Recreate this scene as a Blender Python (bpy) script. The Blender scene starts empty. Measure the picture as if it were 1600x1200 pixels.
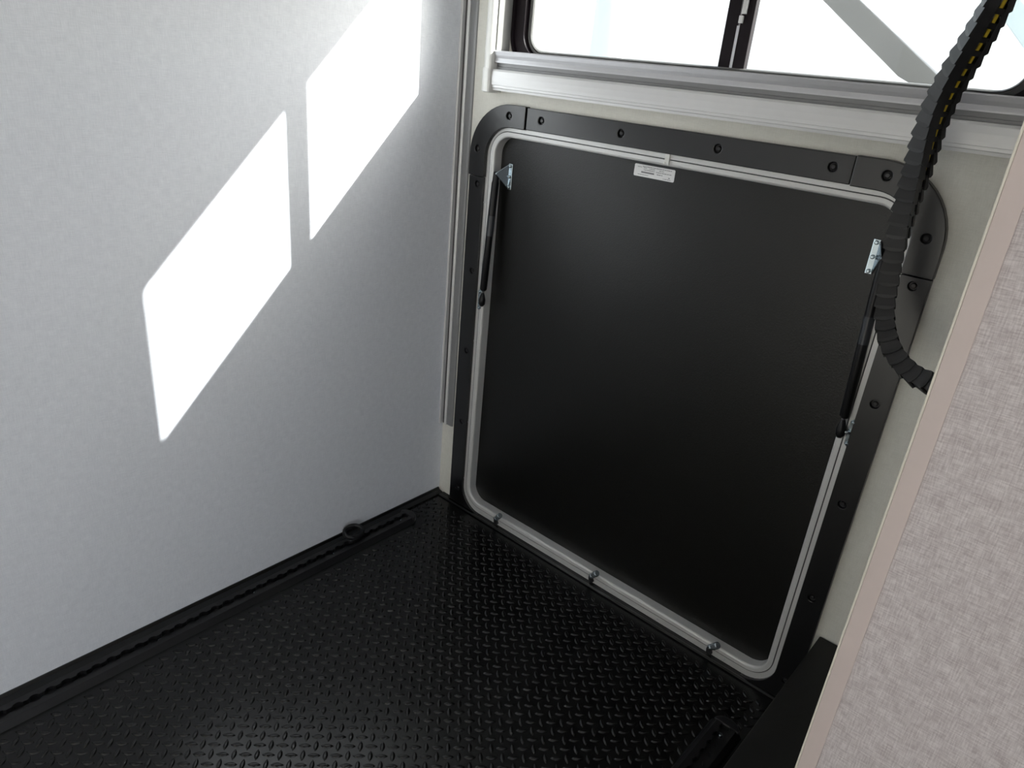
import bpy, bmesh, math, random
from mathutils import Vector, Matrix, geometry

random.seed(4)
scene = bpy.context.scene
COL = scene.collection

# ------------------------------------------------------------------ camera
cam_data = bpy.data.cameras.new('camera')
cam_data.sensor_width = 36.0
cam_data.lens = 1135.35 * 36.0 / 1600.0
cam_data.clip_start = 0.02
cam = bpy.data.objects.new('camera', cam_data)
COL.objects.link(cam)
CR = ((0.7431927, 0.6632177, 0.0883563), (0.3314834, -0.2502672, -0.9096621), (-0.5811914, 0.7053429, -0.4058424))
CP = Vector((1.21528, -1.20476, 1.09383))
cam.matrix_world = Matrix(((CR[0][0], -CR[1][0], -CR[2][0], CP[0]),
                           (CR[0][1], -CR[1][1], -CR[2][1], CP[1]),
                           (CR[0][2], -CR[1][2], -CR[2][2], CP[2]),
                           (0, 0, 0, 1)))
scene.camera = cam

# ------------------------------------------------------------------ sky, sun, exposure
SUN_DIR = Vector((-1.0, -0.74, -0.762)).normalized()      # direction the light travels
world = bpy.data.worlds.new('world')
scene.world = world
world.use_nodes = True
wn = world.node_tree.nodes
wl = world.node_tree.links
bg = wn['Background']
sky = wn.new('ShaderNodeTexSky')
sky.sky_type = 'NISHITA'
sky.sun_disc = False
sky.sun_elevation = math.asin(-SUN_DIR.z)
sky.sun_rotation = math.atan2(-SUN_DIR.x, -SUN_DIR.y)
sky.dust_density = 2.5
haze = wn.new('ShaderNodeHueSaturation')
haze.inputs['Saturation'].default_value = 0.35
wl.new(sky.outputs[0], haze.inputs['Color'])
wl.new(haze.outputs[0], bg.inputs[0])
bg.inputs[1].default_value = 0.60

sun_data = bpy.data.lights.new('sun', 'SUN')
sun_data.energy = 22.0
sun_data.angle = math.radians(0.53)
sun_data.color = (1.0, 0.985, 0.965)
sun = bpy.data.objects.new('sun', sun_data)
COL.objects.link(sun)
sun.rotation_euler = SUN_DIR.to_track_quat('-Z', 'Y').to_euler()
sun.location = (6, 5, 6)

vs = scene.view_settings
vs.view_transform = 'Standard'
vs.look = 'None'
vs.exposure = 0.10
vs.gamma = 1.0
vs.use_curve_mapping = False
scene.cycles.max_bounces = 14
scene.cycles.diffuse_bounces = 10
scene.cycles.glossy_bounces = 6
scene.cycles.transparent_max_bounces = 12
scene.cycles.sample_clamp_indirect = 6.0

# ------------------------------------------------------------------ materials
def nt(name):
    m = bpy.data.materials.new(name)
    m.use_nodes = True
    return m, m.node_tree.nodes, m.node_tree.links, m.node_tree.nodes['Principled BSDF']

def plain(name, col, rough=0.5, metal=0.0, spec=0.5, noise=0.06, nscale=60.0, bump=0.0, bscale=400.0):
    m, n, l, b = nt(name)
    tc = n.new('ShaderNodeTexCoord')
    tx = n.new('ShaderNodeTexNoise')
    tx.inputs['Scale'].default_value = nscale
    tx.inputs['Detail'].default_value = 4
    l.new(tc.outputs['Object'], tx.inputs['Vector'])
    mx = n.new('ShaderNodeMix'); mx.data_type = 'RGBA'
    mx.inputs[6].default_value = (*[c * (1 - noise) for c in col], 1)
    mx.inputs[7].default_value = (*[min(1, c * (1 + noise)) for c in col], 1)
    l.new(tx.outputs[0], mx.inputs[0])
    l.new(mx.outputs[2], b.inputs['Base Color'])
    b.inputs['Roughness'].default_value = rough
    b.inputs['Metallic'].default_value = metal
    b.inputs['Specular IOR Level'].default_value = spec
    if bump > 0:
        t2 = n.new('ShaderNodeTexNoise')
        t2.inputs['Scale'].default_value = bscale
        t2.inputs['Detail'].default_value = 3
        l.new(tc.outputs['Object'], t2.inputs['Vector'])
        bp = n.new('ShaderNodeBump')
        bp.inputs['Strength'].default_value = bump
        bp.inputs['Distance'].default_value = 0.001
        l.new(t2.outputs[0], bp.inputs['Height'])
        l.new(bp.outputs[0], b.inputs['Normal'])
    return m

def woven(name, light, dark, axes, fine=900.0, slub=55.0, rough=0.6, bump=0.25, contrast=1.0):
    """linen-look vinyl: fine threads in two directions, each drawn out along its own axis"""
    m, n, l, b = nt(name)
    tc = n.new('ShaderNodeTexCoord')
    outs = []
    for k in (0, 1):
        mp = n.new('ShaderNodeMapping')
        sc = [30.0, 30.0, 30.0]
        sc[axes[k]] = slub
        sc[axes[1 - k]] = fine
        mp.inputs['Scale'].default_value = sc
        l.new(tc.outputs['Object'], mp.inputs['Vector'])
        tx = n.new('ShaderNodeTexNoise')
        tx.inputs['Scale'].default_value = 1.0
        tx.inputs['Detail'].default_value = 2
        tx.inputs['Roughness'].default_value = 0.65
        l.new(mp.outputs[0], tx.inputs['Vector'])
        outs.append(tx.outputs[0])
    ad = n.new('ShaderNodeMath'); ad.operation = 'ADD'
    l.new(outs[0], ad.inputs[0]); l.new(outs[1], ad.inputs[1])
    big = n.new('ShaderNodeTexNoise')
    big.inputs['Scale'].default_value = 70.0
    big.inputs['Detail'].default_value = 3
    l.new(tc.outputs['Object'], big.inputs['Vector'])
    ad2 = n.new('ShaderNodeMath'); ad2.operation = 'MULTIPLY_ADD'
    l.new(big.outputs[0], ad2.inputs[0]); ad2.inputs[1].default_value = 0.5
    l.new(ad.outputs[0], ad2.inputs[2])
    rp = n.new('ShaderNodeMapRange')
    rp.inputs[1].default_value = 1.25 - 0.35 / contrast
    rp.inputs[2].default_value = 1.25 + 0.35 / contrast
    l.new(ad2.outputs[0], rp.inputs[0])
    mx = n.new('ShaderNodeMix'); mx.data_type = 'RGBA'
    mx.inputs[6].default_value = (*dark, 1)
    mx.inputs[7].default_value = (*light, 1)
    l.new(rp.outputs[0], mx.inputs[0])
    l.new(mx.outputs[2], b.inputs['Base Color'])
    b.inputs['Roughness'].default_value = rough
    b.inputs['Specular IOR Level'].default_value = 0.35
    bp = n.new('ShaderNodeBump')
    bp.inputs['Strength'].default_value = bump
    bp.inputs['Distance'].default_value = 0.0006
    l.new(ad.outputs[0], bp.inputs['Height'])
    l.new(bp.outputs[0], b.inputs['Normal'])
    return m

M = {}
M['wall_left'] = woven('linen_vinyl_cool_light', (0.795, 0.82, 0.87), (0.665, 0.69, 0.745), (1, 2))  # bluish tint puts the cool sky light on the wall into its colour
M['wall_back'] = woven('linen_vinyl_warm_light', (0.75, 0.74, 0.68), (0.64, 0.63, 0.57), (0, 2))  # same vinyl, with the warmer light of the end walls in its colour
M['partition'] = woven('linen_board', (0.69, 0.64, 0.625), (0.44, 0.385, 0.38), (0, 2), fine=700, slub=60, contrast=1.3, bump=0.35)
M['edge_pink'] = plain('pinkish_edge_tape', (0.60, 0.51, 0.475), 0.5, noise=0.03)
M['edge_cream'] = plain('cream_edge', (0.72, 0.68, 0.58), 0.45, noise=0.03)
M['ceiling'] = plain('white_ceiling', (0.82, 0.82, 0.82), 0.6, noise=0.02)
M['rubber'] = plain('black_rubber', (0.0030, 0.0030, 0.0028), 0.27, spec=0.42, noise=0.2, nscale=25, bump=0.10, bscale=900)
M['plastic'] = plain('black_moulded_plastic', (0.0030, 0.0030, 0.0034), 0.29, spec=0.7, noise=0.1, bump=0.10, bscale=1500)
M['pebble'] = plain('pebbled_black_panel', (0.0028, 0.0026, 0.0021), 0.33, spec=0.45, noise=0.12, nscale=300, bump=0.45, bscale=420)
M['platform'] = plain('matt_black_board', (0.007, 0.007, 0.007), 0.55, spec=0.3, noise=0.1, bump=0.1)
M['track'] = plain('black_anodised_metal', (0.006, 0.006, 0.007), 0.4, spec=0.4, noise=0.1)
M['alu'] = plain('brushed_aluminium', (0.62, 0.62, 0.61), 0.45, metal=0.35, noise=0.04, nscale=200)
M['alu_soft'] = plain('satin_aluminium', (0.68, 0.68, 0.68), 0.42, metal=0.25, noise=0.03)
M['alu_grey'] = plain('grey_aluminium', (0.56, 0.56, 0.58), 0.42, metal=0.4, noise=0.04)
M['groove_dark'] = plain('dark_grey_groove', (0.055, 0.055, 0.057), 0.6)
M['alu_mid'] = plain('dull_grey_aluminium', (0.26, 0.26, 0.265), 0.5, metal=0.3)
M['white_trim'] = plain('white_plastic', (0.78, 0.78, 0.75), 0.4, noise=0.02)
M['zinc'] = plain('zinc_plated_steel', (0.45, 0.52, 0.56), 0.22, metal=1.0, noise=0.1, nscale=150)
M['zinc_dull'] = plain('dull_zinc_pin', (0.36, 0.41, 0.44), 0.25, metal=0.75, noise=0.08)
M['strut_black'] = plain('gloss_black_paint', (0.005, 0.005, 0.006), 0.35, spec=0.3, noise=0.05)
M['strut_tag'] = plain('strut_tag_film', (0.025, 0.028, 0.034), 0.4)
M['steel_rod'] = plain('dark_steel_rod', (0.10, 0.10, 0.11), 0.3, metal=0.9)
M['win_black'] = plain('black_window_frame', (0.009, 0.006, 0.008), 0.5, spec=0.15, noise=0.1)
M['win_bead'] = plain('grey_glazing_bead', (0.14, 0.14, 0.135), 0.5)
M['sticker'] = plain('white_sticker_paper', (0.80, 0.80, 0.80), 0.5, noise=0.01)
M['print'] = plain('grey_print', (0.22, 0.22, 0.23), 0.6)
M['chain'] = plain('black_nylon', (0.014, 0.014, 0.015), 0.45, spec=0.4, noise=0.12)
M['wire_yellow'] = plain('yellow_wire', (0.62, 0.46, 0.03), 0.4)
M['wire_white'] = plain('white_wire', (0.7, 0.68, 0.62), 0.4)
M['wire_red'] = plain('orange_wire', (0.5, 0.10, 0.02), 0.4)
M['screw_dark'] = plain('black_screw', (0.010, 0.010, 0.011), 0.3, spec=0.5)
M['arm'] = plain('grey_awning_arm', (0.13, 0.135, 0.145), 0.5, noise=0.04)
M['arm_blue'] = plain('pale_blue_bar', (0.33, 0.40, 0.46), 0.5, noise=0.04)
M['ext_white'] = plain('white_trailer_skin', (0.8, 0.8, 0.8), 0.4, noise=0.02)
M['ext_blue'] = plain('pale_blue_tank', (0.52, 0.66, 0.72), 0.5, noise=0.05)
M['ext_dark'] = plain('dark_window', (0.05, 0.06, 0.07), 0.2)
M['ground'] = plain('pale_gravel', (0.42, 0.40, 0.37), 0.9, noise=0.25, nscale=6)
M['clear'] = plain('clear_plastic_clip', (0.75, 0.75, 0.72), 0.25)

def glass_mat():
    m = bpy.data.materials.new('window_glass')
    m.use_nodes = True
    n, l = m.node_tree.nodes, m.node_tree.links
    n.clear()
    out = n.new('ShaderNodeOutputMaterial')
    mix = n.new('ShaderNodeMixShader')
    tr = n.new('ShaderNodeBsdfTransparent'); tr.inputs[0].default_value = (0.93, 0.95, 0.94, 1)
    gl = n.new('ShaderNodeBsdfGlossy'); gl.inputs['Roughness'].default_value = 0.02
    mix.inputs[0].default_value = 0.06
    l.new(tr.outputs[0], mix.inputs[1]); l.new(gl.outputs[0], mix.inputs[2])
    l.new(mix.outputs[0], out.inputs[0])
    return m
M['glass'] = glass_mat()

# ------------------------------------------------------------------ helpers
class MB:
    """collects geometry, then links it as one mesh object"""
    def __init__(s): s.v = []; s.f = []; s.sm = []
    def add(s, vs_, fs_, smooth=False):
        o = len(s.v); s.v += [tuple(p) for p in vs_]
        s.f += [tuple(i + o for i in f) for f in fs_]; s.sm += [smooth] * len(fs_)
        return s
    def box(s, a, b):
        (x0, y0, z0), (x1, y1, z1) = a, b
        return s.add([(x0, y0, z0), (x1, y0, z0), (x1, y1, z0), (x0, y1, z0), (x0, y0, z1), (x1, y0, z1), (x1, y1, z1), (x0, y1, z1)],
                     [(0, 3, 2, 1), (4, 5, 6, 7), (0, 1, 5, 4), (1, 2, 6, 5), (2, 3, 7, 6), (3, 0, 4, 7)])
    def prism(s, pts, h, frame):
        """closed polygon (a,b) in frame = (origin, axis_a, axis_b), pushed along h"""
        o, ea, eb = (Vector(q) for q in frame); h = Vector(h); n = len(pts)
        lo = [o + ea * a + eb * b for a, b in pts]; hi = [p + h for p in lo]
        return s.add(lo + hi, [tuple(range(n))[::-1], tuple(range(n, 2 * n))] +
                     [(i, (i + 1) % n, n + (i + 1) % n, n + i) for i in range(n)])
    def tube(s, path, rad, seg=12, caps=True, smooth=True):
        path = [Vector(p) for p in path]; n = len(path)
        rads = rad if isinstance(rad, (list, tuple)) else [rad] * n
        t0 = (path[1] - path[0]).normalized()
        up = Vector((0, 0, 1)) if abs(t0.z) < 0.9 else Vector((1, 0, 0))
        u = t0.cross(up).normalized(); vs_ = []
        for i in range(n):
            a = path[max(0, i - 1)]; b = path[min(n - 1, i + 1)]
            t = (b - a).normalized() if (b - a).length > 1e-9 else t0
            u = (u - t * u.dot(t)).normalized(); w = t.cross(u)
            for k in range(seg):
                an = 2 * math.pi * k / seg
                vs_.append(path[i] + (u * math.cos(an) + w * math.sin(an)) * rads[i])
        fs_ = [(i * seg + k, i * seg + (k + 1) % seg, (i + 1) * seg + (k + 1) % seg, (i + 1) * seg + k) for i in range(n - 1) for k in range(seg)]
        s.add(vs_, fs_, smooth)
        if caps:
            o = len(s.v) - n * seg
            s.f += [tuple(o + k for k in range(seg))[::-1], tuple(o + (n - 1) * seg + k for k in range(seg))]; s.sm += [False, False]
        return s
    def build(s, name, mat, parent=None, bevel=0.0, loc=None):
        me = bpy.data.meshes.new(name)
        vv = s.v
        if loc is not None:
            vv = [(x - loc[0], y - loc[1], z - loc[2]) for x, y, z in s.v]
        me.from_pydata(vv, [], s.f)
        me.polygons.foreach_set('use_smooth', s.sm)
        bm = bmesh.new(); bm.from_mesh(me)
        bmesh.ops.remove_doubles(bm, verts=bm.verts, dist=1e-6)
        bmesh.ops.recalc_face_normals(bm, faces=bm.faces)
        bm.to_mesh(me); bm.free()
        me.materials.append(M[mat])
        o = bpy.data.objects.new(name, me)
        if loc is not None: o.location = loc
        COL.objects.link(o)
        if parent is not None:
            o.parent = parent
            o.matrix_parent_inverse = Matrix.Translation(-parent.location) if parent.type == 'EMPTY' else parent.matrix_basis.inverted()
        if bevel > 0:
            b = o.modifiers.new('bevel', 'BEVEL'); b.width = bevel; b.segments = 2; b.limit_method = 'ANGLE'; b.angle_limit = math.radians(40)
            b.harden_normals = False
        return o

def tag(o, label=None, cat=None, group=None, kind=None):
    if label: o['label'] = label
    if cat: o['category'] = cat
    if group: o['group'] = group
    if kind: o['kind'] = kind
    return o

def empty(name, loc, label=None, cat=None, group=None, kind=None):
    o = bpy.data.objects.new(name, None)
    o.location = loc; o.empty_display_size = 0.05
    COL.objects.link(o)
    return tag(o, label, cat, group, kind)

def rrect(x0, x1, z0, z1, r, seg=10, rt=None):
    """rounded rectangle, counter-clockwise in (x,z); rt = radius of the upper corners"""
    pts = []; rb = r; rt = r if rt is None else rt
    for sx, sz, a0 in ((1, -1, -90), (1, 1, 0), (-1, 1, 90), (-1, -1, 180)):
        r = rt if sz > 0 else rb
        cx = x1 - r if sx > 0 else x0 + r; cz = z1 - r if sz > 0 else z0 + r
        for k in range(seg + 1):
            a = math.radians(a0 + 90 * k / seg)
            pts.append((cx + r * math.cos(a), cz + r * math.sin(a)))
    return pts

def ring_sweep(mb, x0, x1, z0, z1, r, prof, seg=10, rt=None):
    """profile of (inward offset, y) carried round a rounded rectangle on the end wall"""
    loops = []
    for o, y in prof:
        loops.append([(p[0], y, p[1]) for p in rrect(x0 + o, x1 - o, z0 + o, z1 - o, max(0.002, r - o), seg, None if rt is None else max(0.002, rt - o))])
    n = len(loops[0]); vs_ = [p for L in loops for p in L]
    fs_ = [(i * n + k, i * n + (k + 1) % n, (i + 1) * n + (k + 1) % n, (i + 1) * n + k) for i in range(len(loops) - 1) for k in range(n)]
    return mb.add(vs_, fs_)

def plate_with_holes(mb, outline, holes, y_front, y_back, hole_r, hole_depth):
    """plate on the end wall with round counterbores"""
    P = [Vector(p) for p in outline]; edges = [(i, (i + 1) % len(P)) for i in range(len(P))]
    nO = len(P); rings = []
    for hx, hz in holes:
        b = len(P); ring = []
        for k in range(14):
            a = 2 * math.pi * k / 14
            P.append(Vector((hx + hole_r * math.cos(a), hz + hole_r * math.sin(a)))); ring.append(b + k)
        edges += [(ring[k], ring[(k + 1) % 14]) for k in range(14)]; rings.append(ring)
    r = geometry.delaunay_2d_cdt(P, edges, [], 1, 1e-7)
    def in_hole(f):
        c = sum((r[0][i] for i in f), Vector((0, 0))) / len(f)
        return any((c - Vector(h)).length < hole_r * 0.97 for h in holes)
    mb.add([(v.x, y_front, v.y) for v in r[0]], [f for f in r[2] if not in_hole(f)])
    n = nO
    mb.add([(p[0], y_front, p[1]) for p in outline] + [(p[0], y_back, p[1]) for p in outline],
           [(i, (i + 1) % n, n + (i + 1) % n, n + i) for i in range(n)])
    for ring in rings:
        pts = [P[i] for i in ring]; c = sum(pts, Vector((0, 0))) / 14
        inn = [c + (p - c) * 0.86 for p in pts]
        mb.add([(p.x, y_front, p.y) for p in pts] + [(p.x, y_front + hole_depth, p.y) for p in inn],
               [(k, (k + 1) % 14, 14 + (k + 1) % 14, 14 + k) for k in range(14)] + [tuple(range(14, 28))])
    return mb

def arc(cx, cz, r, a0, a1, n=10):
    return [(cx + r * math.cos(math.radians(a0 + (a1 - a0) * k / n)), cz + r * math.sin(math.radians(a0 + (a1 - a0) * k / n))) for k in range(n + 1)]

def grid_wall(name, mat, us, vs_, open_cells, to_xyz, depth):
    """thick wall from a grid of cells with some cells left open"""
    mb = MB(); nu, nv = len(us) - 1, len(vs_) - 1
    solid = lambda i, j: 0 <= i < nu and 0 <= j < nv and (i, j) not in open_cells
    for i in range(nu):
        for j in range(nv):
            if not solid(i, j): continue
            q = [(us[i], vs_[j]), (us[i + 1], vs_[j]), (us[i + 1], vs_[j + 1]), (us[i], vs_[j + 1])]
            mb.add([to_xyz(a, b, 0) for a, b in q], [(0, 1, 2, 3)])
            mb.add([to_xyz(a, b, depth) for a, b in q], [(0, 1, 2, 3)])
            for k, (di, dj) in enumerate(((0, -1), (1, 0), (0, 1), (-1, 0))):
                if not solid(i + di, j + dj):
                    a, b = q[k], q[(k + 1) % 4]
                    mb.add([to_xyz(*a, 0), to_xyz(*b, 0), to_xyz(*b, depth), to_xyz(*a, depth)], [(0, 1, 2, 3)])
    o = mb.build(name, mat)
    return o

# ------------------------------------------------------------------ the room
ROOM_X, ROOM_Y, ROOM_Z = 2.30, -3.0, 2.0
o = MB().box((-0.05, ROOM_Y, -0.02), (0.0, 0.0, ROOM_Z)).build('wall_left', 'wall_left')
tag(o, 'pale linen-textured side wall with bright slanted sun patches', 'wall', kind='structure')
o = grid_wall('wall_back', 'wall_back', [-0.05, 0.10, 0.118, 0.955, 1.085, ROOM_X + 0.05], [-0.02, 0.0, 0.962, 1.07, 1.505, ROOM_Z],
              {(1, 1), (2, 1), (2, 3), (3, 3)}, lambda a, b, d: (a, d, b), 0.05)
tag(o, 'linen-textured end wall with warm light in its colour, around the black door and window', 'wall', kind='structure')
o = grid_wall('wall_right', 'wall_left', [ROOM_Y, -2.30, -1.45, 0.0], [-0.02, 0.0, 1.85, ROOM_Z], {(1, 1)}, lambda a, b, d: (ROOM_X + d, a, b), 0.05)  # the opening is added in this unseen wall to brighten the side wall
tag(o, 'pale linen-textured wall with an unseen opening added for daylight behind the viewer', 'wall', kind='structure')
o = grid_wall('wall_front', 'wall_back', [-0.05, 0.55, 1.05, ROOM_X + 0.05], [-0.02, 0.9, 1.5, ROOM_Z], {(1, 1)}, lambda a, b, d: (a, ROOM_Y - d, b), 0.05)  # small opening added out of view to let in more daylight
tag(o, 'warm-tinted end wall behind the viewer with a small unseen opening added for daylight', 'wall', kind='structure')
o = MB().box((-0.05, ROOM_Y - 0.05, ROOM_Z), (ROOM_X + 0.05, 0.05, ROOM_Z + 0.05)).build('ceiling', 'ceiling')
tag(o, 'plain white ceiling of the trailer', 'ceiling', kind='structure')

# floor: moulded rubber tread mat, lugs in a checkerboard turned 45 degrees
floor = MB().box((0.0, ROOM_Y, -0.02), (ROOM_X, 0.0, 0.0)).build('floor', 'rubber')
tag(floor, 'black rubber tread-plate floor with raised diamond lugs', 'floor', kind='structure')
LUG_A, LUG_L, LUG_W, LUG_H = 0.0187, 0.0110, 0.0046, 0.0024
def lug_geo():
    out, n = [], 4
    for k in range(n):
        a = -1 + 2 * k / n; out.append((LUG_L * a, LUG_W * (1 - a * a)))
    for k in range(n):
        a = 1 - 2 * k / n; out.append((LUG_L * a, -LUG_W * (1 - a * a)))
    m = len(out); v = []
    for sx, sy, z in ((1.0, 1.0, -0.0004), (0.86, 0.72, LUG_H * 0.72), (0.60, 0.32, LUG_H)):
        v += [(x * sx, y * sy, z) for x, y in out]
    f = [(r * m + i, r * m + (i + 1) % m, (r + 1) * m + (i + 1) % m, (r + 1) * m + i) for r in (0, 1) for i in range(m)] + [tuple(range(2 * m, 3 * m))]
    return v, f
lv, lf = lug_geo()
lug_mesh = bpy.data.meshes.new('tread_lug')
lug_mesh.from_pydata(lv, [], [f[::-1] for f in lf]); lug_mesh.materials.append(M['rubber'])
_b = bmesh.new(); _b.from_mesh(lug_mesh); bmesh.ops.recalc_face_normals(_b, faces=_b.faces); _b.to_mesh(lug_mesh); _b.free()
lug_mesh.polygons.foreach_set('use_smooth', [True] * len(lug_mesh.polygons))
spots = []
s2 = math.sqrt(0.5)
for i in range(-180, 180):
    for j in range(-180, 180):
        u, v = (i + 0.35) * LUG_A, (j + 0.2) * LUG_A
        x, y = (u - v) * s2, (u + v) * s2
        if not (0.012 < x < ROOM_X - 0.02 and -2.2 < y < -0.034): continue
        if y < -0.13 and (x < 0.088): continue
        if y < -0.13 and 0.902 < x < 1.005: continue
        if x > 1.0 and y > -1.2: continue
        ang = (135 if (i + j) % 2 == 0 else 45)
        p = Vector((x, y, 0)) - CP
        cx, cy, cz = (sum(CR[r][k] * p[k] for k in range(3)) for r in range(3))
        vis = cz > 0.05
        if vis:
            px, py = 800 + 1135.35 * cx / cz, 600 + 1135.35 * cy / cz
            vis = -5 < px < 1605 and -5 < py < 1205
        spots.append((cz if vis else 99, x, y, ang))
spots.sort()
rest = MB()
for k, (d, x, y, ang) in enumerate(spots):
    if k < 300:
        o = bpy.data.objects.new('tread_lug', lug_mesh)
        o.location = (x, y, 0); o.rotation_euler = (0, 0, math.radians(ang))
        COL.objects.link(o); o.parent = floor
    else:
        c, s = math.cos(math.radians(ang)), math.sin(math.radians(ang))
        rest.add([(x + a * c - b * s, y + a * s + b * c, z) for a, b, z in lv], lf)
me = bpy.data.meshes.new('tread_lug_field'); me.from_pydata(rest.v, [], rest.f); me.materials.append(M['rubber'])
_b = bmesh.new(); _b.from_mesh(me); bmesh.ops.recalc_face_normals(_b, faces=_b.faces); _b.to_mesh(me); _b.free()
me.polygons.foreach_set('use_smooth', [True] * len(me.polygons))
o = bpy.data.objects.new('tread_lug_field', me); COL.objects.link(o); o.parent = floor; o['kind'] = 'stuff'

# base strips: along the side wall and across the foot of the door
o = MB().prism([(0, 0), (0.019, 0), (0.019, 0.004), (0.006, 0.007), (0.003, 0.012), (0, 0.012)], (0, -(ROOM_Y) - 0.004, 0), ((0, ROOM_Y, 0), (1, 0, 0), (0, 0, 1))).build('baseboard_left', 'rubber')
tag(o, 'thin black rubber cove strip along the foot of the side wall', 'baseboard', kind='structure')
o = MB().prism([(0, 0), (-0.020, 0), (-0.020, 0.003), (-0.016, 0.005), (-0.012, 0.004), (0, 0.004)], (0.99, 0, 0), ((0.02, -0.001, 0), (0, 1, 0), (0, 0, 1))).build('baseboard_back', 'rubber')
tag(o, 'low black threshold strip across the foot of the black door', 'threshold', kind='structure')

# ------------------------------------------------------------------ corner rail (aluminium extrusion in the corner)
rail = empty('trim_1', (0.0, 0.0, 0.212), 'slim grey aluminium rail running up the room corner', 'rail', kind='structure')
H0, HL = 0.212, ROOM_Z - 0.213
def up(poly, nm, mat):
    return MB().prism(poly, (0, 0, HL), ((0.0, 0.0, H0), (1, 0, 0), (0, 1, 0))).build(nm, mat, rail)
up([(0.0, -0.0150), (0.0030, -0.0150), (0.0045, -0.0135), (0.0045, -0.0002), (0.0, -0.0002)], 'wall_flange', 'alu_soft')
up([(0.0046, -0.0045), (0.0128, -0.0045), (0.0128, -0.0002), (0.0046, -0.0002)], 'groove_fill', 'groove_dark')  # dark grey fill that makes the groove a dark line
up([(0.0129, -0.0085), (0.0165, -0.0085), (0.0190, -0.0070), (0.0190, -0.0002), (0.0129, -0.0002)], 'raised_rib', 'alu_soft')
up([(0.0191, -0.0045), (0.0330, -0.0045), (0.0375, -0.0030), (0.0385, -0.0002), (0.0191, -0.0002)], 'flat_flange', 'alu_mid')

# ------------------------------------------------------------------ door: pebbled black leaf in an aluminium frame
door = empty('door_1', (0.527, 0.0, 0.0), 'square black pebbled cargo door with rounded silver frame', 'door', kind='structure')
fr = MB()
ring_sweep(fr, 0.088, 0.966, 0.0035, 0.972, 0.066,
           [(0.0, 0.004), (0.0, -0.003), (0.0015, -0.004), (0.0145, -0.004), (0.0150, -0.0012), (0.0162, -0.0012), (0.0166, -0.0046), (0.0235, -0.0040), (0.0262, -0.0028), (0.0275, 0.000), (0.0275, 0.0215)], seg=12)
frame = fr.build('frame', 'alu', door)
gk = MB(); ring_sweep(gk, 0.088, 0.966, 0.0035, 0.972, 0.066, [(0.0152, -0.0014), (0.0152, -0.0043), (0.0164, -0.0043), (0.0164, -0.0014)], seg=12)
gk.build('groove_shade_line', 'groove_dark', door)  # dark ring laid in the frame's groove to stand for its shade
lf_ = MB().prism(rrect(0.1135, 0.9405, 0.029, 0.9465, 0.042, 10), (0, 0.026, 0), ((0, 0.020, 0), (1, 0, 0), (0, 0, 1)))
leaf = lf_.build('door_panel', 'pebble', door)
# rivets and scuffs along the lower flange
for x in (0.16, 0.27, 0.40, 0.56, 0.70, 0.86):
    MB().tube([(x, -0.0030, 0.011), (x, -0.0052, 0.011)], 0.0022, 8).build('rivet', 'alu_grey', door)
for z in (0.085, 0.25, 0.47, 0.80):
    MB().tube([(0.096, -0.0030, z), (0.096, -0.0052, z)], 0.0022, 8).build('rivet', 'alu_grey', door)
# sticker
st = MB().prism(rrect(0.454, 0.541, 0.9155, 0.9375, 0.0025, 4), (0, -0.0006, 0), ((0, 0.0200, 0), (1, 0, 0), (0, 0, 1))).build('sticker', 'sticker', door)
st['label'] = 'small white rectangular data sticker'
pr = MB()
def pbar(x0, x1, z, h):
    pr.box((x0, 0.01900, z), (x1, 0.01938, z + h))
random.seed(9)
def words(x0, x1, z, h):
    x = x0
    while x < x1 - 0.001:
        w = random.uniform(0.0016, 0.0055); pbar(x, min(x1, x + w), z, h); x += w + random.uniform(0.0006, 0.0014)
words(0.472, 0.534, 0.9338, 0.0011)
words(0.461, 0.470, 0.9322, 0.0010); words(0.474, 0.481, 0.9315, 0.0010); words(0.486, 0.500, 0.9310, 0.0010); words(0.508, 0.518, 0.9305, 0.0010)
words(0.475, 0.498, 0.9278, 0.0012); words(0.502, 0.534, 0.9270, 0.0012)
pbar(0.470, 0.498, 0.9225, 0.0028)
words(0.504, 0.516, 0.9232, 0.0013); words(0.529, 0.534, 0.9205, 0.0016)
words(0.463, 0.486, 0.9188, 0.0010); words(0.518, 0.534, 0.9178, 0.0010)
_p = pr.build('print', 'print'); _p.parent = st
# clear clip on the top of the frame
cl = MB(); cl.prism(rrect(0.5305, 0.5395, 0.948, 0.966, 0.002, 4), (0, -0.004, 0), ((0, -0.004, 0), (1, 0, 0), (0, 0, 1)))
cl.tube([(0.5315, -0.007, 0.950), (0.5315, -0.010, 0.950)], 0.0018, 8); cl.tube([(0.5395, -0.007, 0.949), (0.5395, -0.010, 0.949)], 0.0018, 8)
cl.build('plastic_clip', 'clear', door)
# three small latch pins on the lower frame
for x, dx in ((0.220, 1), (0.522, 1), (0.826, 1)):
    p = MB()
    p.tube([(x, -0.0100, 0.024), (x + 0.0055, -0.0112, 0.0305)], 0.0062, 14)
    p.tube([(x + 0.005, -0.0112, 0.0300), (x + 0.0075, -0.0118, 0.033)], 0.0050, 12)
    p.tube([(x + 0.0070, -0.0118, 0.0325), (x + 0.0080, -0.012, 0.0337), (x + 0.0165, -0.0145, 0.0445), (x + 0.0175, -0.0148, 0.0457)], [0.0060, 0.0072, 0.0072, 0.0058], 14)
    pin = p.build('latch_pin', 'zinc_dull', door)
    c = MB(); c.prism([(-0.006, 0.002), (0.003, -0.002), (0.006, 0.002), (0.001, 0.014), (-0.005, 0.018), (-0.007, 0.010)], (0, -0.006, 0), ((x + 0.001, -0.0048, 0.009), (dx, 0, 0), (0, 0, 1)))
    c.build('pin_clip', 'screw_dark', pin)

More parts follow.
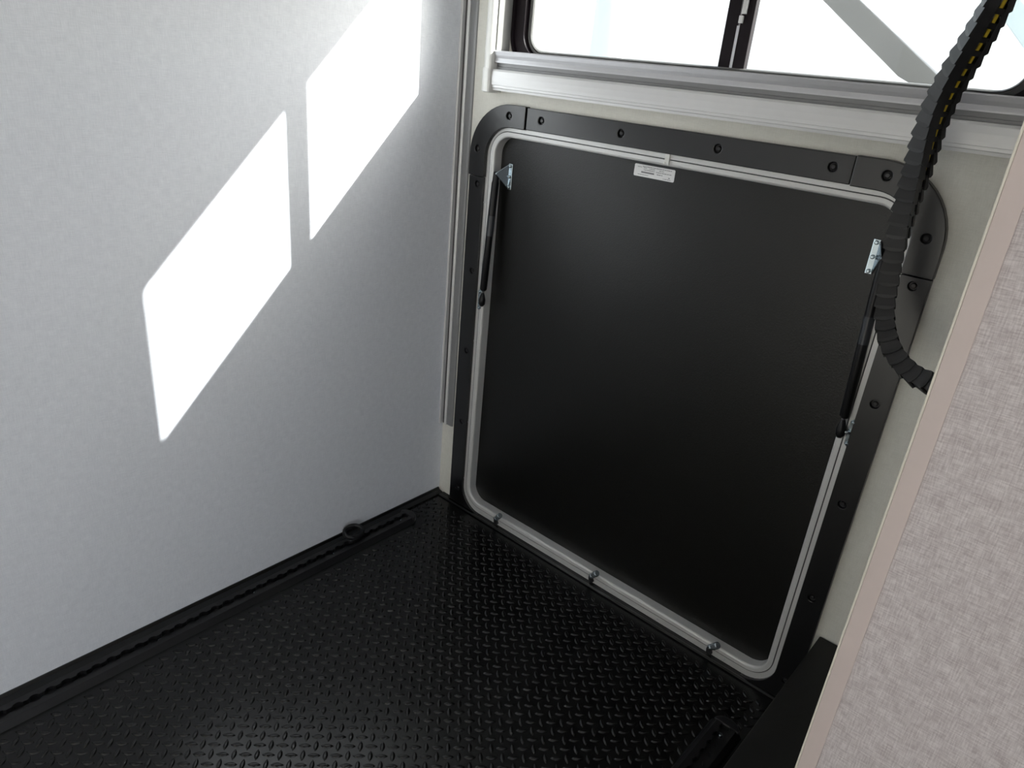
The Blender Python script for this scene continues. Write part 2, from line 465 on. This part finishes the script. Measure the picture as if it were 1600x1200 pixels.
# ------------------------------------------------------------------ black moulded surround
sur = empty('trim_2', (0.527, 0.0, 0.0), 'black moulded plastic surround framing the silver door frame', 'surround', kind='structure')
X0, X1, ZT, W = 0.050, 1.005, 1.010, 0.045
RO, RI = 0.110, 0.066
SCREW = MB()
def screw(x, y, z, parent):
    m = MB()
    m.tube([(x, y, z), (x, y - 0.0022, z), (x, y - 0.0034, z)], [0.0046, 0.0046, 0.0028], 10)
    return m.build('screw', 'screw_dark', parent)
def sur_piece(name, outline, holes, yf):
    m = MB(); plate_with_holes(m, outline, holes, yf, 0.0, 0.0075, 0.0055)
    p = m.build(name, 'plastic', sur, bevel=0.0014)
    for hx, hz in holes: screw(hx, yf + 0.0055, hz, p)
    return p
# corner pieces (slightly proud), each a leg along the top, a bend and a leg down the side
cxl, cz = X0 + RO, ZT - RO
left_corner = [(X0 + 0.150, ZT)] + arc(cxl, cz, RO, 90, 180, 12) + [(X0, 0.855), (X0 + W, 0.855)] + arc(X0 + W + RI, ZT - W - RI, RI, 180, 90, 10) + [(X0 + 0.150, ZT - W)]
sur_piece('corner_piece', left_corner, [(0.156, 0.988), (0.072, 0.912)], -0.0135)
mir = lambda P: [(X0 + X1 - x, z) for x, z in P][::-1]
sur_piece('corner_piece', mir(left_corner), [(0.904, 0.988), (0.980, 0.911)], -0.0135)
sur_piece('top_strip', [(X0 + 0.1515, ZT - 0.0015), (X0 + 0.1515, ZT - W + 0.001), (X1 - 0.1515, ZT - W + 0.001), (X1 - 0.1515, ZT - 0.0015)],
          [(0.240, 0.988), (0.432, 0.988), (0.629, 0.988), (0.823, 0.988)], -0.0105)
side = [(X0 + 0.001, 0.8535), (X0 + 0.001, 0.004), (X0 + W + 0.062, 0.004)] + arc(X0 + W + 0.062, 0.066, 0.062, 270, 180, 10)[1:] + [(X0 + W - 0.001, 0.8535)]
sur_piece('side_strip', side, [(0.076, 0.837), (0.078, 0.640), (0.078, 0.440), (0.078, 0.246), (0.078, 0.050)], -0.0105)
sur_piece('side_strip', mir(side), [(0.982, 0.840), (0.982, 0.644), (0.982, 0.454), (0.982, 0.252), (0.982, 0.05)], -0.0105)

# ------------------------------------------------------------------ gas struts
def gas_strut(label, xt, zt, xb, zb, s):
    """s = +1: bracket flange lies to +x of the strut"""
    root = empty('gas_strut', (xb, -0.004, zb), label, 'gas strut', 'gas struts on the cargo door')
    yt, yb = -0.002, -0.014
    T, B = Vector((xt, yt, zt)), Vector((xb, yb, zb))
    d = (B - T).normalized(); L = (B - T).length
    tl = 0.262
    MB().tube([T - d * 0.004, T + d * 0.010, T + d * 0.014, T + d * 0.020, T + d * (tl - 0.004), T + d * tl], [0.006, 0.007, 0.007, 0.0082, 0.0082, 0.0065], 14).build('tube', 'strut_black', root)
    MB().tube([T + d * 0.09, T + d * 0.135], 0.0084, 14, caps=False).build('tube_tag', 'strut_tag', root)
    MB().tube([T + d * (tl - 0.002), B - d * 0.012], 0.0032, 10).build('rod', 'steel_rod', root)
    MB().tube([B - d * 0.022, B - d * 0.016, B - d * 0.006, B + d * 0.005, B + d * 0.011], [0.003, 0.0052, 0.0078, 0.0078, 0.004], 12).build('end_socket', 'strut_black', root)
    # upper bracket: upright flange screwed to the door leaf with a triangular ear
    xf = xt + 0.0165 * s
    tri = MB()
    tri.prism([(0, -0.0275), (0.011 * s, -0.0275), (0.011 * s, 0.0275), (0, 0.0275)], (0, -0.0022, 0), ((xf, 0.0200, zt - 0.004), (1, 0, 0), (0, 0, 1)))
    tri.add([(xf, 0.018, zt - 0.004 + q) for q in (-0.026, 0.026)] + [(xf - 0.014 * s, -0.008, zt + q) for q in (-0.0005, 0.0025)] +
            [(xf + 0.0018 * s, 0.018, zt - 0.004 + q) for q in (-0.026, 0.026)] + [(xf - 0.0122 * s, -0.008, zt + q) for q in (-0.0005, 0.0025)],
            [(0, 1, 3, 2), (4, 6, 7, 5), (0, 2, 6, 4), (1, 5, 7, 3), (2, 3, 7, 6), (0, 4, 5, 1)])
    br = tri.build('upper_bracket', 'zinc', root, bevel=0.0008)
    br['label'] = 'shiny zinc bracket'
    for q in (-0.0225, 0.0, 0.0225):
        MB().tube([(xf + 0.0055 * s, 0.018, zt - 0.004 + q), (xf + 0.0055 * s, 0.0145, zt - 0.004 + q), (xf + 0.0055 * s, 0.0135, zt - 0.004 + q)], [0.0036, 0.0032, 0.0018], 10).build('bracket_screw', 'zinc', br)
    MB().tube([(xf - 0.011 * s, -0.004, zt), (xt - 0.001 * s, yt, zt)], 0.0035, 8).build('ball_stud', 'zinc', br)
    # lower bracket: plate on the aluminium flange with a stud
    xl = xb - 0.0140 * s
    pl = MB().prism([(-0.0048, -0.021), (0.0, -0.0255), (0.0048, -0.021), (0.0065, 0), (0.0048, 0.021), (0, 0.0255), (-0.0048, 0.021), (-0.0055, 0)], (0, -0.002, 0), ((xl, -0.0060, zb), (1, 0, 0), (0, 0, 1)))
    lb = pl.build('lower_bracket', 'zinc', root, bevel=0.0006)
    lb['label'] = 'small zinc anchor plate'
    for q in (-0.0195, 0.0195):
        MB().tube([(xl, -0.008, zb + q), (xl, -0.0108, zb + q), (xl, -0.0118, zb + q)], [0.0034, 0.003, 0.0016], 10).build('bracket_screw', 'zinc', lb)
    MB().tube([(xl, -0.008, zb), (xl + 0.004 * s, -0.013, zb + 0.002), (xb, yb, zb)], 0.003, 8).build('ball_stud', 'zinc', lb)
gas_strut('black gas strut at the door edge next to the room corner', 0.1235, 0.866, 0.1200, 0.577, 1)
gas_strut('black gas strut at the door edge behind the hanging cable carrier', 0.9310, 0.868, 0.9460, 0.582, -1)

# ------------------------------------------------------------------ window
win = empty('window_1', (0.60, 0.02, 1.10), 'black-framed sliding trailer window above the cargo door', 'window', kind='structure')
wf = MB(); ring_sweep(wf, 0.116, 1.080, 1.063, 1.524, 0.083, [(0, 0.046), (0, 0.016), (0.004, 0.012), (0.009, 0.012), (0.011, 0.017), (0.014, 0.017), (0.015, 0.013), (0.038, 0.013), (0.040, 0.046)], seg=12, rt=0.06)
wf.build('frame', 'win_black', win)
wb = MB(); ring_sweep(wb, 0.156, 1.040, 1.103, 1.484, 0.043, [(0, 0.046), (0, 0.024), (0.006, 0.021), (0.007, 0.026), (0.008, 0.026), (0.009, 0.022), (0.011, 0.025), (0.012, 0.046)], seg=12, rt=0.020)
wb.build('glazing_bead', 'win_bead', win)
for a, b, y in ((0.160, 0.598, 0.036), (0.610, 1.036, 0.031)):
    MB().box((a, y, 1.112), (b, y + 0.003, 1.490)).build('glass_pane', 'glass', win)
MB().box((0.580, 0.029, 1.112), (0.6025, 0.041, 1.490)).build('stile', 'win_black', win, bevel=0.001)
MB().box((0.6075, 0.026, 1.112), (0.629, 0.039, 1.490)).build('stile', 'win_black', win, bevel=0.001)
MB().box((0.6026, 0.027, 1.112), (0.6074, 0.037, 1.1775)).build('slider_strip', 'alu_grey', win)
lt = MB(); lt.box((0.6060, 0.021, 1.181), (0.6125, 0.0268, 1.192)); lt.box((0.609, 0.0205, 1.1945), (0.6165, 0.0262, 1.26))
lt.build('latch', 'alu', win, bevel=0.0006)

# sill rail and white side casing
sill = empty('trim_3', (0.60, 0.0, 1.03), 'long grooved aluminium rail under the window', 'rail', kind='structure')
upper = [(0, 1.1065), (-0.0305, 1.1085), (-0.0315, 1.1065), (-0.029, 1.100), (-0.0262, 1.0945), (-0.0275, 1.0885), (-0.0275, 1.0862), (0, 1.0862)]
groove = [(0, 1.0861), (-0.0200, 1.0861), (-0.0200, 1.0797), (-0.0190, 1.0793), (-0.0190, 1.0788), (-0.0205, 1.0784), (-0.0205, 1.0739), (0, 1.0739)]
lower = [(0, 1.0738), (-0.0305, 1.0738), (-0.033, 1.070), (-0.034, 1.060), (-0.034, 1.050), (-0.0335, 1.0445), (-0.0315, 1.044), (-0.0315, 1.0395), (-0.030, 1.0385), (-0.029, 1.034), (0, 1.0335)]
for nm, pf, mt in (('upper_rail', upper, 'alu_grey'), ('rail_groove', groove, 'alu_mid'), ('lower_rail', lower, 'alu_soft')):
    MB().prism(pf, (0.985, 0, 0), ((0.1185, 0, 0), (0, 1, 0), (0, 0, 1))).build(nm, mt, sill)
cas = empty('trim_4', (0.10, 0.0, 1.03), 'white plastic side casing left of the window', 'casing', kind='structure')
cp = [(0.1175, 0), (0.1175, -0.0365), (0.1150, -0.040), (0.105, -0.0395), (0.094, -0.032), (0.086, -0.022), (0.083, -0.010), (0.082, 0)]
MB().prism(cp, (0, 0, 0.468), ((0, 0, 1.031), (1, 0, 0), (0, 1, 0))).build('side_casing', 'white_trim', cas, bevel=0.003)
MB().prism([(0.1178, 0), (0.1178, -0.0375), (0.1150, -0.0412), (0.104, -0.0410), (0.092, -0.033), (0.084, -0.022), (0.0815, -0.010), (0.081, 0)], (0, 0, 0.047), ((0, 0, 1.0285), (1, 0, 0), (0, 1, 0))).build('end_cap', 'white_trim', cas, bevel=0.003)
MB().box((0.1178, -0.0270, 1.109), (0.1205, 0.0115, 1.496)).build('reveal_liner', 'win_bead', cas)
for nm, a, b, lab in (('trim_5', (0.082, -0.032, 1.500), (1.14, 0.0, 1.540), 'white plastic head casing above the window'),
                      ('trim_6', (1.104, -0.032, 1.031), (1.14, 0.0, 1.499), 'white plastic side casing of the window behind the partition')):
    o = MB().box(a, b).build(nm, 'white_trim', bevel=0.004); tag(o, lab, 'casing', kind='structure')

# ------------------------------------------------------------------ tie-down tracks
def tie_down_track(x0, x1, y_end, label):
    root = empty('tie_down_track', ((x0 + x1) / 2, y_end, 0), label, 'floor track', 'black tie-down tracks on the floor')
    xc = (x0 + x1) / 2; h = 0.0125; n = 74; pitch = 0.0254
    y0 = y_end - 0.012
    MB().box((xc - 0.017, y0 - n * pitch, 0.0), (xc + 0.017, y_end - 0.004, 0.0035)).build('base_plate', 'track', root)
    for s in (-1, 1):
        edge = (x1 - xc) if s > 0 else (xc - x0)
        inner = []
        for k in range(n):
            yc = y0 - (k + 0.5) * pitch
            inner.append((0.0052, yc + 0.0105))
            for a in (60, 30, 0, -30, -60):
                inner.append((0.0100 * math.cos(math.radians(a)), yc + 0.0100 * math.sin(math.radians(a))))
            inner.append((0.0052, yc - 0.0105))
        m = MB()
        top = [(xc + s * a, y, h) for a, y in inner]; low = [(xc + s * a, y, 0.003) for a, y in inner]
        out = [(xc + s * 0.019, y, h) for a, y in inner]; q = len(inner)
        m.add(top + low + out, [(i, i + 1, 2 * q + i + 1, 2 * q + i) for i in range(q - 1)] + [(i, i + 1, q + i + 1, q + i) for i in range(q - 1)])
        yA, yB = inner[0][1], inner[-1][1]
        m.add([(xc + s * 0.019, yA, h), (xc + s * 0.019, yB, h), (xc + s * (edge - 0.004), yB, 0.006), (xc + s * (edge - 0.004), yA, 0.006),
               (xc + s * edge, yB, 0.0), (xc + s * edge, yA, 0.0)], [(0, 1, 2, 3), (3, 2, 4, 5)])
        m.build('slotted_rail', 'track', root)
    e = MB(); pts = [(xc - 0.019, y0)] + [(xc + 0.019 * math.cos(math.radians(a)), y0 - 0.004 + 0.016 * math.sin(math.radians(a))) for a in range(180, -1, -15)] + [(xc + 0.019, y0)]
    pts = [(xc + 0.025 * math.cos(math.radians(a)), y0 - 0.006 + 0.020 * math.sin(math.radians(a))) for a in range(180, -1, -12)]
    e.prism(pts, (0, 0, h + 0.001), ((0, 0, 0), (1, 0, 0), (0, 1, 0)))
    e.build('end_cap', 'track', root, bevel=0.0025)
    for k in range(0, n, 8):
        y = y0 - (k + 1.0) * pitch
        MB().tube([(xc, y, 0.0034), (xc, y, 0.0062), (xc, y, 0.0072)], [0.0048, 0.0048, 0.003], 10).build('screw', 'zinc', root)
    return root
tie_down_track(0.020, 0.074, -0.138, 'black slotted tie-down track on the floor along the side wall')
tie_down_track(0.908, 0.970, -0.138, 'black slotted tie-down track on the floor beside the raised platform')

ring = empty('tie_down_ring', (0.047, -0.318, 0.0125), 'black tie-down ring fitting clipped in the floor track by the wall', 'ring')
MB().prism([(0.0085 * math.cos(math.radians(a)), 0.020 * math.sin(math.radians(a))) for a in range(0, 360, 24)], (0, 0, 0.009), ((0.047, -0.318, 0.0126), (1, 0, 0), (0, 1, 0))).build('stud_base', 'track', ring, bevel=0.002)
lp = []
for k in range(25):
    a = 2 * math.pi * k / 24
    lp.append(Vector((0.032 - 0.018 * math.cos(a), -0.312 + 0.023 * math.sin(a), 0.0265 + 0.0045 * math.cos(a))))
MB().tube(lp, 0.0050, 8, caps=False).build('ring_loop', 'track', ring)

# ------------------------------------------------------------------ raised platform and partition
o = MB().box((1.013, -1.02, 0.0), (ROOM_X - 0.002, -0.002, 0.180)).build('raised_platform', 'platform', bevel=0.002)
tag(o, 'matt black raised platform beside the door foot, under the partition', 'platform')

part = empty('partition_panel', (1.45, -0.488, 0.18), 'tall linen-covered partition panel with pinkish edge tape in the foreground', 'panel')
PX, PY = 1.1185, -0.500
MB().box((PX + 0.001, PY, 0.1805), (2.05, PY + 0.024, ROOM_Z - 0.001)).build('fabric_board', 'partition', part)
MB().box((PX, PY - 0.0022, 0.1806), (PX + 0.0178, PY - 0.0001, ROOM_Z - 0.0012)).build('edge_tape', 'edge_pink', part, bevel=0.0006)
MB().box((PX - 0.0022, PY - 0.0026, 0.1806), (PX - 0.0001, PY + 0.026, ROOM_Z - 0.0012)).build('edge_lip', 'edge_cream', part, bevel=0.0006)

# ------------------------------------------------------------------ cable carrier
car = empty('cable_carrier', (1.0, -0.15, 0.78), 'black segmented cable carrier chain hanging in front of the door', 'cable carrier')
ctrl = [(1.15, -0.36, 1.99), (1.115, -0.32, 1.62), (1.062, -0.250, 1.38), (1.009, -0.179, 1.201), (0.971, -0.130, 1.093), (0.965, -0.115, 1.006), (0.965, -0.115, 0.931), (0.971, -0.117, 0.870),
        (0.981, -0.125, 0.819), (1.003, -0.140, 0.782), (1.031, -0.148, 0.760), (1.060, -0.156, 0.753), (1.104, -0.171, 0.756), (1.17, -0.205, 0.765), (1.26, -0.29, 0.77), (1.34, -0.42, 0.77)]
ctrl = [Vector(c) for c in ctrl]
dense = []
for i in range(len(ctrl) - 1):
    p0, p1, p2, p3 = ctrl[max(0, i - 1)], ctrl[i], ctrl[i + 1], ctrl[min(len(ctrl) - 1, i + 2)]
    for k in range(40):
        t = k / 40
        dense.append(0.5 * ((2 * p1) + (p2 - p0) * t + (2 * p0 - 5 * p1 + 4 * p2 - p3) * t * t + (3 * p1 - p0 - 3 * p2 + p3) * t ** 3))
dense.append(ctrl[-1])
PITCH = 0.0162
pts, acc = [dense[0]], 0.0
for a, b in zip(dense[:-1], dense[1:]):
    L = (b - a).length
    while acc + L >= PITCH:
        t = (PITCH - acc) / L; a = a.lerp(b, t); pts.append(a.copy()); L = (b - a).length; acc = 0.0
    acc += L
# link: C-section open on one narrow side, plate ends rounded and overlapping like scales
def link_mesh():
    w, d, th = 0.0150, 0.0132, 0.0022      # half width (local x), half depth (local y), wall
    L0, L1 = -0.0115, 0.0085               # along the chain (local z)
    m = MB()
    def plate(poly, h, frame): m.prism(poly, h, frame)
    # broad side plate (faces -x), lower end rounded
    sc = [(-d, L1), (-d, L0 + 0.005)] + [(d * 0.98 * math.sin(math.radians(a)), L0 + 0.005 - 0.005 * math.cos(math.radians(a))) for a in range(-75, 76, 25)] + [(d, L0 + 0.005), (d, L1)]
    plate(sc, (th, 0, 0), ((-w, 0, 0), (0, 1, 0), (0, 0, 1)))
    plate(sc, (-th, 0, 0), ((w, 0, 0), (0, 1, 0), (0, 0, 1)))
    # back web
    plate([(-w, L0 + 0.003), (w, L0 + 0.003), (w, L1 - 0.001), (-w, L1 - 0.001)], (0, -th, 0), ((0, d, 0), (1, 0, 0), (0, 0, 1)))
    # front: lips left and right of the opening plus a bar across one end
    plate([(-w, L1), (-w, L0 + 0.004), (-w + 0.006, L0 + 0.001), (-0.0005, L0 + 0.0005), (-0.001, L1)], (0, th, 0), ((0, -d, 0), (1, 0, 0), (0, 0, 1)))
    plate([(w - 0.0065, L1), (w - 0.0065, L0 + 0.001), (w - 0.003, L0 + 0.001), (w, L0 + 0.004), (w, L1)], (0, th, 0), ((0, -d, 0), (1, 0, 0), (0, 0, 1)))
    plate([(-0.002, L1), (-0.002, L1 - 0.0062), (w - 0.005, L1 - 0.0062), (w - 0.005, L1)], (0, th * 0.8, 0), ((0, -d + 0.0003, 0), (1, 0, 0), (0, 0, 1)))
    # flare the lower end so that each link laps over the next
    m.v = [(x * (1.0 if z < 0 else 0.84), y * (1.0 if z < 0 else 0.78), z) for x, y, z in m.v]
    o = m.build('link', 'chain'); me_ = o.data; bpy.data.objects.remove(o)
    return me_
LINK = link_mesh()
face0 = (CP - Vector((0.98, -0.12, 0.95))).normalized()
axes = []
for i, p in enumerate(pts):
    t = (pts[min(len(pts) - 1, i + 1)] - pts[max(0, i - 1)]).normalized()
    toc = (CP - p).normalized()
    f = (toc - t * toc.dot(t)).normalized()          # roughly the way the open side faces
    side_ = f.cross(t).normalized()
    axes.append((t, f, side_))
fixed_f = (face0 - axes[len(pts) // 2][0] * face0.dot(axes[len(pts) // 2][0])).normalized()
prev = Vector((0.16, -0.80, 0.55))
cab = {k: [] for k in ('wire_yellow', 'wire_white', 'wire_red')}
for i, p in enumerate(pts):
    t = axes[i][0]
    f = (prev - t * prev.dot(t)).normalized(); prev = f * 1.0
    rotz = math.radians(15 + 80 * min(1, max(0, (1.20 - p.z) / 0.30)))
    z = -t * -1.0                                       # local +z against travel so the scales point down
    z = -t
    y = -f
    x = y.cross(z).normalized()
    x2 = x * math.cos(rotz) + y * math.sin(rotz); y2 = -x * math.sin(rotz) + y * math.cos(rotz)
    mat = Matrix(((x2.x, y2.x, z.x, p.x), (x2.y, y2.y, z.y, p.y), (x2.z, y2.z, z.z, p.z), (0, 0, 0, 1)))
    if 0 < i < len(pts) - 1:
        o = bpy.data.objects.new('link', LINK); COL.objects.link(o)
        o.parent = car; o.matrix_parent_inverse = Matrix.Translation(-car.location); o.matrix_basis = mat
    cab['wire_yellow'].append(p + x2 * 0.004 - y2 * 0.0068)
    cab['wire_white'].append(p + x2 * 0.0035 + y2 * 0.0022)
    cab['wire_red'].append(p - x2 * 0.004 + y2 * 0.0005)
for k, path in cab.items():
    MB().tube(path, 0.0021, 8).build('cable', k, car)
e = ctrl[-1]
MB().box((e.x - 0.022, -0.4755, e.z - 0.02), (e.x + 0.022, e.y + 0.008, e.z + 0.02)).build('end_bracket', 'chain', car, bevel=0.002)
MB().box((1.115, -0.39, 1.975), (1.185, -0.33, 1.999)).build('end_bracket', 'chain', car, bevel=0.002)

# ------------------------------------------------------------------ outside the window
g = MB().box((-40, -40, -0.75), (40, 60, -0.70)).build('ground', 'ground')
tag(g, 'pale gravel yard outside the trailer', 'ground', kind='structure')
arm = empty('awning_strut', (0.70, 0.50, 1.12), 'grey flat awning strut slanting past the right window pane', 'strut')
d1 = Vector((0.735 - 0.540, 0, 1.134 - 1.272)); ext = 2.6
MB().prism([(0.548 - d1.x * ext, 1.265 - d1.z * ext), (0.739, 1.132), (0.783, 1.113), (0.846, 1.098), (0.833, 1.124), (0.613 - d1.x * ext, 1.267 - d1.z * ext)], (0, 0.03, 0), ((0, 0.49, 0), (1, 0, 0), (0, 0, 1))).build('strut_bar', 'arm', arm, bevel=0.002)
MB().box((0.80, 0.05, 1.02), (0.86, 0.56, 1.095)).build('strut_foot', 'arm', arm, bevel=0.003)
a2 = empty('awning_brace', (0.95, 0.60, 1.2), 'pale blue brace outside at the upper right of the window', 'brace')
MB().prism([(0.852, 1.270), (0.60, 1.520), (0.66, 1.520), (0.900, 1.276), (1.16, 1.04), (1.09, 1.04)], (0, 0.03, 0), ((0, 0.56, 0), (1, 0, 0), (0, 0, 1))).build('brace_bar', 'arm_blue', a2, bevel=0.002)
tr_ = empty('parked_trailer', (-3.2, 6.0, -0.7), 'white neighbouring trailer parked outside the window', 'trailer')
MB().box((-6.5, 6.0, -0.2), (4.0, 8.3, 1.75)).build('body', 'ext_white', tr_, bevel=0.05)
MB().box((-6.4, 5.985, 0.9), (3.9, 5.999, 0.93)).build('trim_strip', 'alu_grey', tr_)
for x in (-1.6, -0.7):
    w_ = MB().tube([(x, 6.1, -0.38), (x, 6.35, -0.38)], 0.33, 20).build('wheel', 'rubber', tr_)
pole = MB().tube([(-2.33, 4.0, -0.7), (-2.33, 4.0, 2.6)], 0.045, 12).build('pole', 'ext_white')
tag(pole, 'slim white pole standing outside beyond the left pane', 'pole')
tk = MB().tube([(-2.56, 4.2, -0.7), (-2.56, 4.2, 0.4), (-2.56, 4.2, 1.30), (-2.58, 4.2, 1.75), (-2.58, 4.2, 1.95)], [0.17, 0.17, 0.15, 0.13, 0.05], 14).build('wrapped_post', 'ext_blue')
tag(tk, 'pale blue wrapped post outside beyond the left pane', 'post')
